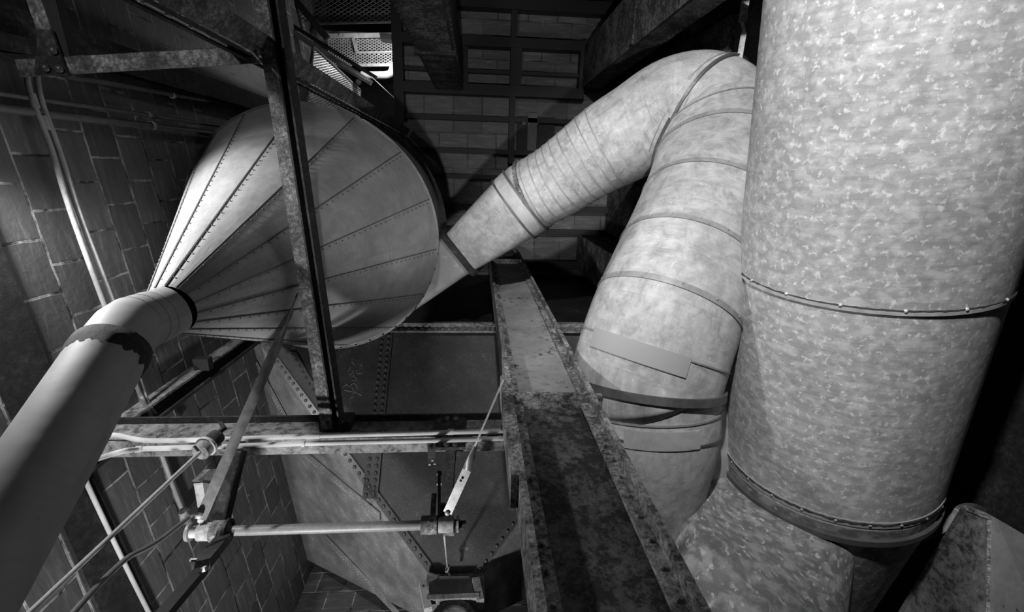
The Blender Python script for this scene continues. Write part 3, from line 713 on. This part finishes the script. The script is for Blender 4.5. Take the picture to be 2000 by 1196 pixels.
MB().tube([cpt, cpt + V(0, .5, 0)], .17, 32).build('throat', MACH, gt)
MB().ring(cpt, (0, 1, 0), .17, .03, 40, .05).build('throat_ring', ANGLE_D, gt)
MB().box(oFL.x - .02, oFR.x + .02, oy - .0, oy + .62, oFL.z - .3, oFL.z + .02).build('neck', MACH, gt)

# ---------------------------------------------------------------- horizontal beam and its conduits
bh = 3.2; by = P(800, 826, bh).y; bz = EYE + bh
xL = W(222, 846, .05).x; xL = P(240, 832, bh).x - .14; xR = cx1 - .12
bt = thing('steel_beam', 'worn horizontal steel beam running from the left wall to the centre column', 'beam', ((xL + xR) / 2, by, bz - .1))
zt_ = PY(800, 826, by).z; zl_ = PY(800, 872, by).z
MB().box(xL, xR, by - .02, by, zl_, zt_).build('web', BEAM, bt)
MB().box(xL, xR, by - .07, by + .10, zt_ - .008, zt_ + .012).build('flange', ANGLE_D, bt)
MB().box(xL, xR, by - .08, by + .04, zl_ - .012, zl_ + .01).build('flange', BEAM, bt)
m = MB()
for px in (873, 890):
    for py in (819, 868): m.dome(PY(px, py, by - .05), (0, -1, 0), .03, .025)
m.build('bolt', RIV, bt)
m = MB(); p_ = PY(880, 828, by - .03); m.box(p_.x - .12, p_.x + .12, by - .045, by - .02, zl_ - .09, zt_ + .04); m.build('splice_plate', ANGLE_D, bt)
xp = PY(425, 830, by).x; m = MB(); m.bar(PY(430, 826, by - .03), PY(438, 838, by - .03), .02, .02, (0, 1, 0)).bar(PY(438, 836, by - .03), PY(420, 850, by - .03), .02, .02, (0, 1, 0)); m.build('clip', ANGLE_D, bt)
# link plates from the column to the beam
MB().box(cx0 + .04, cx1 - .04, cy0 + .24, by - .02, zl_, zl_ + .02).build('beam_seat', ANGLE_D, colm)
# wall channel (vertical)
fa = W(240, 815); fa2 = W(262, 828)
wc = thing('wall_channel', 'dark upright channel fixed to the left wall where the beam ends', 'channel', (fa.x + .1, fa.y, 0))
s0 = fa.dot(WT)
def wbox(s0, s1, d0, d1, z0, z1):
    o = V(wall_o.x, wall_o.y, 0); c = [o + WT * s0 - WN * d0, o + WT * s1 - WN * d0, o + WT * s1 - WN * d1, o + WT * s0 - WN * d1]
    return [p + V(0, 0, z) for z in (z0, z1) for p in c]
MB().hexa(wbox(s0 - .01, s0 + .09, 0, .10, 0, CZ)).build('back', ANGLE_D, wc)
MB().hexa(wbox(s0 - .03, s0 - .01, 0, .16, 0, CZ)).build('lip', BEAM, wc)
MB().hexa(wbox(s0 + .09, s0 + .12, 0, .18, 0, CZ)).build('lip', ANGLE_D, wc)
m = MB(); pc_ = W(402, 711, .2); m.box(pc_.x - .1, pc_.x + .04, pc_.y - .06, pc_.y + .06, pc_.z - .03, pc_.z + .05); m.build('clamp', BLACK, wc)
MB().box(xL - .25, xL + .02, by - .05, by + .05, zl_, zt_).build('end_cleat', ANGLE_D, bt)
# two white conduits on the beam
def pipe(name, label, pts, r, mat, smooth=4, cat='pipe', group=None, coup=(), parent=None):
    pp = [Vector(v) for v in catmull(pts, smooth)] if smooth else [Vector(p) for p in pts]
    if parent: return MB().tube(pp, r, 14).build(name, mat, parent)
    o = MB().tube(pp, r, 14).build(name, mat); tag(o, label, cat, group)
    for q, w_ in coup:
        i = min(range(len(pp) - 1), key=lambda j: (pp[j] - Vector(q)).length); j = min(i + 1, len(pp) - 1); d = (pp[j] - pp[j - 1]).normalized()
        MB().tube([Vector(q) - d * w_ / 2, Vector(q) + d * w_ / 2], r * 1.3, 14).build('coupling', mat, o)
    return o
f = lambda px, py, o=.12: PY(px, py, by - o)
pipe('conduit', 'upper white conduit along the horizontal beam', [f(203, 850), f(230, 851), f(275, 860), f(330, 861), f(440, 858), f(620, 852), f(800, 847), f(985, 842)], .016, PAINT_W, 5, 'conduit', None, [(f(612, 852), .09), (f(880, 844), .04), (f(430, 858), .03)])
lo_pts = [W(300, 1215, .05), W(250, 1115, .05), W(200, 1010, .05), W(168, 940, .06), W(163, 920, .07), W(172, 905, .09), f(228, 885, .2), f(270, 878), f(320, 876), f(450, 872), f(620, 866), f(800, 862), f(985, 857)]
pipe('conduit', 'lower white conduit along the beam, bending down the tiled wall at its left end', lo_pts, .016, PAINT_W, 5, 'conduit', None, [(f(593, 867), .02), (f(270, 878), .03)])
pipe('cover_strip', 'slim painted strip running down the wall beside the bent conduit', [W(308, 1215, .02), W(178, 935, .02)], .012, MACH, 0, 'strip')

# ---------------------------------------------------------------- overhead angle frame
AH = 3.05
a0, a1 = P(500, -60, AH), P(640, 838, AH + .0)
la = thing('angle_beam', 'long scaly angle iron crossing in front of the cone from top to beam', 'beam', a1)
d = (a1 - a0).normalized()
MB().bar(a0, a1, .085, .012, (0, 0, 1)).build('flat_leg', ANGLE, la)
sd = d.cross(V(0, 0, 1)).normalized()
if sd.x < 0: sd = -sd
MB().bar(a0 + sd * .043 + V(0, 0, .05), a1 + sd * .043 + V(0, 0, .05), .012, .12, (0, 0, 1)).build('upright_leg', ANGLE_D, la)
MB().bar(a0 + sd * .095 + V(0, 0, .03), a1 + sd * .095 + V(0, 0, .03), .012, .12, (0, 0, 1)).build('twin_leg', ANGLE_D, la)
MB().bar(a0 + sd * .07 + V(0, 0, .095), a1 + sd * .07 + V(0, 0, .095), .05, .01, (0, 0, 1)).build('spacer', BLACK, la)
m = MB(); m.box(a1.x - .06, a1.x + .16, a1.y - .05, by, a1.z, bz); m.build('end_cleat', ANGLE_D, la)
m = MB()
for dx in (.0, .1): m.dome(a1 + V(dx, -.05, 0), (0, 0, -1), .02)
m.build('bolt', RIV, la)
# post
pf = P(514, 88, AH)
po = thing('angle_post', 'upright double angle post crossing behind the long angle iron, wire rope beside it', 'post', (pf.x, pf.y, 0))
ptop = CZ - .25
pd = V(pf.x, pf.y, 0)
tow = V(-pd.x, -pd.y, 0).normalized(); tan = V(-tow.y, tow.x, 0)
MB().bar(pd - tan * .035, pd - tan * .035 + V(0, 0, ptop), .012, .15, tow).build('side_leg', ANGLE_D, po)
fc = pd + tow * .02
def vb(c, half_t, d0, d1, mat, name):
    MB().hexa([p + V(0, 0, z) for z in (0, ptop) for p in (c - tan * half_t + tow * d0, c + tan * half_t + tow * d0, c + tan * half_t + tow * d1, c - tan * half_t + tow * d1)]).build(name, mat, po)
bpy.data.objects.remove(po.children[0])
vb(pd, .06, 0, .012, ANGLE, 'face_leg'); vb(pd + tan * .08, .006, -.10, .012, ANGLE_D, 'side_leg')
vb(pd + tan * .115, .006, -.10, .012, ANGLE_D, 'twin_leg')
# rope/rod
rp = P(460, 93, AH); bxy = V(rp.x, rp.y, 0)
tag(MB().tube([bxy + V(0, 0, z) for z in np.arange(0, CZ - .5, .25)], .014, 8).build('wire_rope', SEAM), 'twisted wire rope running alongside the upright post', 'rope')
o = bpy.data.objects['wire_rope']
m = MB()
for i in range(260):
    z = 1.5 + i * .03; th = i * 1.1
    m.dome(bxy + V(math.cos(th) * .010, math.sin(th) * .010, z), (math.cos(th), math.sin(th), 0), .014)
m.build('strand', SEAM_L, o)
# cross member + gusset + left angle
AH = 2.96
g0, g1 = P(36, 134, AH), P(505, 107, AH)
cr = thing('angle_brace', 'scaly light-grey angle brace from the gusset plate to the long angle iron', 'brace', g0)
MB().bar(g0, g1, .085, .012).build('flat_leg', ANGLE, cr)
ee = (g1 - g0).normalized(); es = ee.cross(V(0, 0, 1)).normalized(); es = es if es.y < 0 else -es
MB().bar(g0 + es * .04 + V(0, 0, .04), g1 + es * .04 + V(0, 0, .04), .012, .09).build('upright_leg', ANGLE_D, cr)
gs = thing('gusset_plate', 'bolted triangular gusset plate at the left end of the brace', 'bracket', P(95, 110, AH - .03))
MB().plate([P(67, 147, AH - .03), P(73, 57, AH - .03), P(99, 57, AH - .03), P(132, 146, AH - .03)], .015).build('plate', ANGLE_D, gs)
for q in ((88, 132), (115, 134), (103, 98)): MB().dome(P(*q, AH - .045), (0, 0, -1), .022).build('bolt', RIV, gs)
u0, u1 = P(35, -95, AH), P(88, 60, AH)
lg = thing('angle_beam', 'short angle iron coming in from the top left corner to the gusset', 'beam', u1)
MB().bar(u0, u1, .075, .012).build('flat_leg', ANGLE, lg)
w0, w1 = P(70, -95, AH), P(133, 150, AH)
MB().bar(w0 + V(0, 0, .03), w1 + V(0, 0, .03), .07, .06).build('side_leg', BLACK, lg)
# long dark horizontal at far left behind gusset
tag(MB().bar(W(-60, 108, .25), W(70, 118, .25), .05, .05).build('wall_rail', ANGLE_D), 'pale-edged rail on the wall left of the gusset', 'rail')
tag(MB().bar(W(-60, 75, .2), W(75, 100, .2), .16, .10).build('rusty_beam_end', ANGLE_D), 'dark rusty beam end behind the gusset plate', 'beam')

# ---------------------------------------------------------------- wall conduits and pipes at left
for (nm, pts, g_) in (('left conduit of the pair crossing the tiled wall behind the thick pipe', [(52, 130), (55, 165), (68, 208), (100, 292), (140, 420), (208, 606), (262, 742), (305, 838)], 0),
                      ('right conduit of the pair crossing the tiled wall behind the thick pipe', [(73, 128), (74, 165), (87, 215), (118, 300), (158, 425), (225, 600), (272, 738), (290, 790), (320, 828), (345, 850)], 1)):
    pipe('wall_conduit', nm, [W(a, b, .10) for j, (a, b) in enumerate(pts)], .017, CONDUIT, 4, 'conduit', None, [(W(88, 240, .1) if g_ else W(66, 197, .1), .09)] )
pipe('wall_conduit', 'conduit on the tiled wall from the beam down to the left bearing', [W(305, 870, .06), W(318, 895, .06), W(345, 970, .06), W(360, 1005, .06)], .017, CONDUIT, 4, 'conduit')
for nm, a, b, r, cl in (('thick dark pipe, lowest of the upright pipes at upper left', (-30, 207), (470, 268), .030, (297, 245)),
                        ('thin dark pipe just above the thick one at upper left', (-30, 178), (470, 252), .018, (290, 224)),
                        ('upper sloping pipe under the black wall column', (130, 148), (520, 216), .022, (337, 186))):
    p0_, p1_ = W(*a, .08), W(*b, .08)
    p1_ = V(p0_.x, p0_.y, p1_.z).lerp(p1_, .5)
    o = pipe('wall_pipe', nm, [W(*a, .08), W(*b, .08)], r, PIPE_D, 0, 'pipe')
    q = W(*cl, .08); dd_ = (W(*b, .08) - W(*a, .08)).normalized()
    MB().ring(q, dd_, r + .004, .006, 16, .03).build('pipe_clip', SEAM, o)
# pull rod with bushing
fo = P(395, 880, 2.65)
rod = thing('pull_rod', 'thin straight rod sloping to the lower left from a round bushing on the beam', 'rod', (fo.x, fo.y, 0))
zr = fo.z
low = Q(40, 1214, 1.9)
MB().tube([low, fo], .0125, 12).build('shaft', CONDUIT, rod)
dr = (fo - low).normalized()
MB().tube([fo - dr * .02, fo + dr * .03], .055, 24).build('bushing', MACH, rod)
MB().ring(fo + dr * .04, dr, .052, .014, 24, .02).build('washer', PAINT_W, rod)
MB().tube([fo + dr * .05, fo + dr * .14], .05, 16).build('socket', ANGLE_D, rod)
# hose
pipe('hose', 'curved dark hose hanging from the left bearing to the bottom edge', [Q(368, 1012, 2.9), Q(345, 1030, 2.8), Q(311, 1056, 2.65), Q(280, 1074, 2.52), Q(248, 1091, 2.4), Q(200, 1135, 2.2), Q(146, 1194, 2.0), Q(110, 1240, 1.9)], .014, PIPE_D, 5, 'hose')

# ---------------------------------------------------------------- shaft with bearings
SH = 2.55
s0_, s1_ = P(368, 1040, SH), P(905, 1024, SH); sx = (s1_ - s0_).normalized()
sp = lambda px: P(px, 1040 - (px - 368) * .0298, SH)
sf = thing('drive_shaft', 'horizontal steel shaft carrying faint pale marks between its two bearings', 'shaft', sp(640))
MB().tube([sp(430), sp(845)], .031, 24).build('rod', plain('shaft_rod_steel', .20, .45, 0, .2, 30), sf)
m = MB(); rr = random.Random(11); e_dn = (-ray(600, 1035)).normalized(); ex_ = sx; ey_ = sx.cross(e_dn)
for i in range(64):                        # faint scrawled chalk marks along the rod
    px = 450 + i * 5.0 + rr.uniform(-1, 1)
    if i in (7, 8, 15, 24, 25, 33, 41, 42, 50, 57): continue
    c = sp(px) ; up_ = e_dn
    ang = rr.uniform(.2, .9); b0_ = c + (e_dn * math.cos(ang) - ey_ * 0).normalized() * 0
    base = c + e_dn * .0315
    L = rr.uniform(.006, .018); sl = rr.uniform(-.008, .008)
    th0 = rr.uniform(-.55, -.15); n0 = (e_dn * math.cos(th0) + ey_ * math.sin(th0)); th1 = th0 + L / .031; n1_ = (e_dn * math.cos(th1) + ey_ * math.sin(th1))
    m.bar(c + n0 * .0315, c + n1_ * .0315 + ex_ * sl, .0025, .001, n0)
m.build('chalk_marks', PAINT_W, sf)
def bearing(label, pxs, side):
    a, b = pxs; o = thing('shaft_bearing', label, 'bearing', sp((a + b) / 2))
    if side < 0:
        MB().tube([sp(374), sp(395)], .036, 24).build('cap', PAINT_W, o)
        MB().ring(sp(371), sx, .045, .010, 24, .02).build('collar_ring', SEAM, o)
        MB().tube([sp(390), sp(420)], .055, 28).build('housing', MACH, o)
        MB().tube([sp(416), sp(445)], .066, 32).build('boss', ANGLE, o)
        MB().ring(sp(445), sx, .066, .010, 32, .02).build('boss_rim', BLACK, o)
        MB().plate([P(385, 1047, SH - .02), P(408, 1052, SH - .02), P(405, 1058, SH - .02), P(390, 1054, SH - .02)], .02).build('foot', PAINT_W, o)
        MB().tube([P(392, 1018, SH), P(392, 1006, SH + .05)], .018, 10).build('stud', MACH, o)
    else:
        MB().tube([sp(823), sp(854)], .058, 28).build('boss', ANGLE, o)
        MB().tube([sp(857), sp(886)], .052, 28).build('housing', MACH, o)
        MB().tube([sp(886), sp(898)], .030, 20).build('shaft_end', STRAP, o)
        MB().ring(sp(894), sx, .040, .012, 24, .014).build('collar_ring', MACH, o)
        MB().tube([sp(898), sp(910)], .022, 16).build('nut', BLACK, o)
        MB().plate([P(866, 1040, SH - .02), P(888, 1042, SH - .02), P(886, 1048, SH - .02), P(870, 1046, SH - .02)], .03).build('foot', MACH, o)
    return o
bearing('left shaft bearing with pale cap below the long flat strap', (374, 445), -1)
bearing('right shaft bearing hanging in front of the dark hopper', (823, 910), 1)
def strap(name, label, pts, w0_, w1_, mat, cat='strap', hole=None):
    t = thing(name, label, cat, Q(*pts[-1])); k_ = [Q(*p) for p in pts]
    view = ray(pts[0][0], pts[0][1]).normalized()
    (a, b, c, d) = k_
    MB().bar(c, d, w1_, .010, view).build('flat_end', mat, t)
    MB().bar(a, b, .012, w0_, view).build('edge_on_end', mat, t)
    # quarter twist
    dr = (c - b).normalized(); s1 = dr.cross(view).normalized(); s2 = s1.cross(dr).normalized(); vs = []; N = 8
    for i in range(N + 1):
        th = (1 - i / N) * math.pi / 2 * .9; p = b.lerp(c, i / N); wv = s1 * math.cos(th) + s2 * math.sin(th); tv = s2 * math.cos(th) - s1 * math.sin(th)
        w2 = w0_ + (w1_ - w0_) * i / N
        for e, g in ((-1, -1), (1, -1), (1, 1), (-1, 1)): vs.append(p + wv * e * w2 / 2 + tv * g * .005)
    fs = [(i * 4 + q, i * 4 + (q + 1) % 4, i * 4 + 4 + (q + 1) % 4, i * 4 + 4 + q) for i in range(N) for q in range(4)]
    MB().add(vs, fs, smooth=True).build('twist', mat, t)
    if hole: MB().tube([Q(*hole) - view * .006, Q(*hole) + view * .002], .008, 12).build('bolt_hole', BLACK, t)
    return t, d, view
t, d, vw = strap('flat_bar', 'long flat bar from the angle iron down to the left bearing', [(577, 585, 3.15), (558, 636, 3.1), (532, 695, 3.05), (391, 1015, 2.72)], .05, .062, FLATBAR)
MB().dome(d - vw * .01 + V(0, -.03, 0), -vw, .02).build('bolt', SEAM_L, t)
t, d, vw = strap('flat_bar', 'short twisted flat bar from the column down to the right bearing', [(985, 738, 2.7), (929, 868, 2.9), (912, 918, 2.94), (874, 1002, 2.98)], .05, .058, FLATBAR, hole=(900, 939, 2.93))
MB().dome(d - vw * .01, -vw, .018).build('bolt', SEAM_L, t)
# hangers
hb = thing('hanger_bracket', 'dark upright hanger from the beam to the right bearing', 'bracket', P(868, 1000, SH))
MB().bar(P(870, 1015, SH + .05), PY(882, 868, by - .02), .07, .05, (0, 1, 0)).build('channel', ANGLE_D, hb)
MB().bar(P(858, 1010, SH + .02), P(858, 925, SH + .4), .02, .05, (0, 1, 0)).build('side_plate', BLACK, hb)
MB().bar(P(845, 1015, SH + .02), P(848, 965, SH + .2), .035, .012, (0, 1, 0)).build('rusty_tab', ANGLE, hb)
for yy in (925, 945): MB().tube([P(853, yy, SH + .4), P(863, yy, SH + .4)], .015, 10).build('bolt', MACH, hb)
hb = thing('hanger_bracket', 'dark hanger behind the long flat bar at the left bearing', 'bracket', P(430, 1000, SH))
MB().bar(P(432, 1015, SH + .06), PY(465, 880, by - .02), .09, .06, (0, 1, 0)).build('channel', ANGLE_D, hb)
hb = thing('support_post', 'dark channel post running from the left bearing to the bottom edge', 'post', (P(400, 1100, SH).x, P(400, 1100, SH).y, 0))
pv = P(437, 1052, SH - .05); pw = Q(392, 1105, 2.42); px_ = Q(300, 1210, 2.0)
MB().bar(pv, pw, .085, .05, (0, 1, 0)).build('upper_channel', ANGLE_D, hb)
MB().bar(pw + V(0, .03, 0), px_ + V(0, .03, 0), .06, .04, (0, 1, 0)).build('lower_channel', BLACK, hb)
MB().bar(Q(385, 1094, 2.36), Q(372, 1094, 2.36), .012, .012).build('stud', PAINT_W, hb)
MB().bar(Q(398, 1108, 2.36), Q(400, 1116, 2.36), .02, .02).build('stud', PAINT_W, hb)
# wedge block
wb = thing('wall_block', 'peeling white wedge-shaped block beside the flat bar', 'block', W(400, 970, .1))
MB().plate([W(378, 945, .16), W(400, 948, .16), W(400, 985, .16), W(386, 992, .16)], -.08).build('face', MACH_L, wb)
MB().plate([W(374, 940, .17), W(398, 918, .17), W(416, 918, .17), W(400, 948, .17)], -.06).build('top', MACH, wb)
# forked plate
fpn = thing('forked_plate', 'small forked flat plate hanging below the beam', 'plate', PY(846, 890, by - .06))
MB().plate([PY(834, 866, by - .06), PY(850, 866, by - .06), PY(851, 906, by - .06), PY(847, 906, by - .06), PY(846, 899, by - .06), PY(841, 899, by - .06), PY(841, 907, by - .06), PY(837, 907, by - .06)], .01).build('plate', FLATBAR, fpn)
MB().dome(PY(842, 868, by - .07), (0, -1, 0), .018).build('bolt', RIV, fpn)
# hook rod
hk = thing('hook_rod', 'thin hooked rod linking the right bearing to the outlet gate', 'rod', PY(875, 1112, gy - .2))
hA, hB = P(868, 1046, SH - .02), PY(874, 1108, gy - .15)
MB().tube([hA, hB], .008, 10).build('rod', CONDUIT, hk)
MB().ring(hB - V(0, 0, .02), V(1, .6, 0), .03, .006, 20, .012).build('eye', CONDUIT, hk)
MB().tube([hB - V(0, 0, .03), PY(880, 1125, gy - .05)], .016, 10).build('clevis', ANGLE_D, hk)
# fitting at the end of the left conduit
ft = thing('conduit_fitting', 'lumpy painted conduit fitting just left of the left bearing', 'fitting', W(362, 1015, .1))
MB().tube([W(356, 1000, .1), W(362, 1012, .1), W(368, 1022, .1)], [.03, .042, .03], 14).build('body', MACH, ft)
MB().tube([W(366, 1012, .12), W(378, 1006, .14)], .02, 12).build('nipple', MACH, ft)
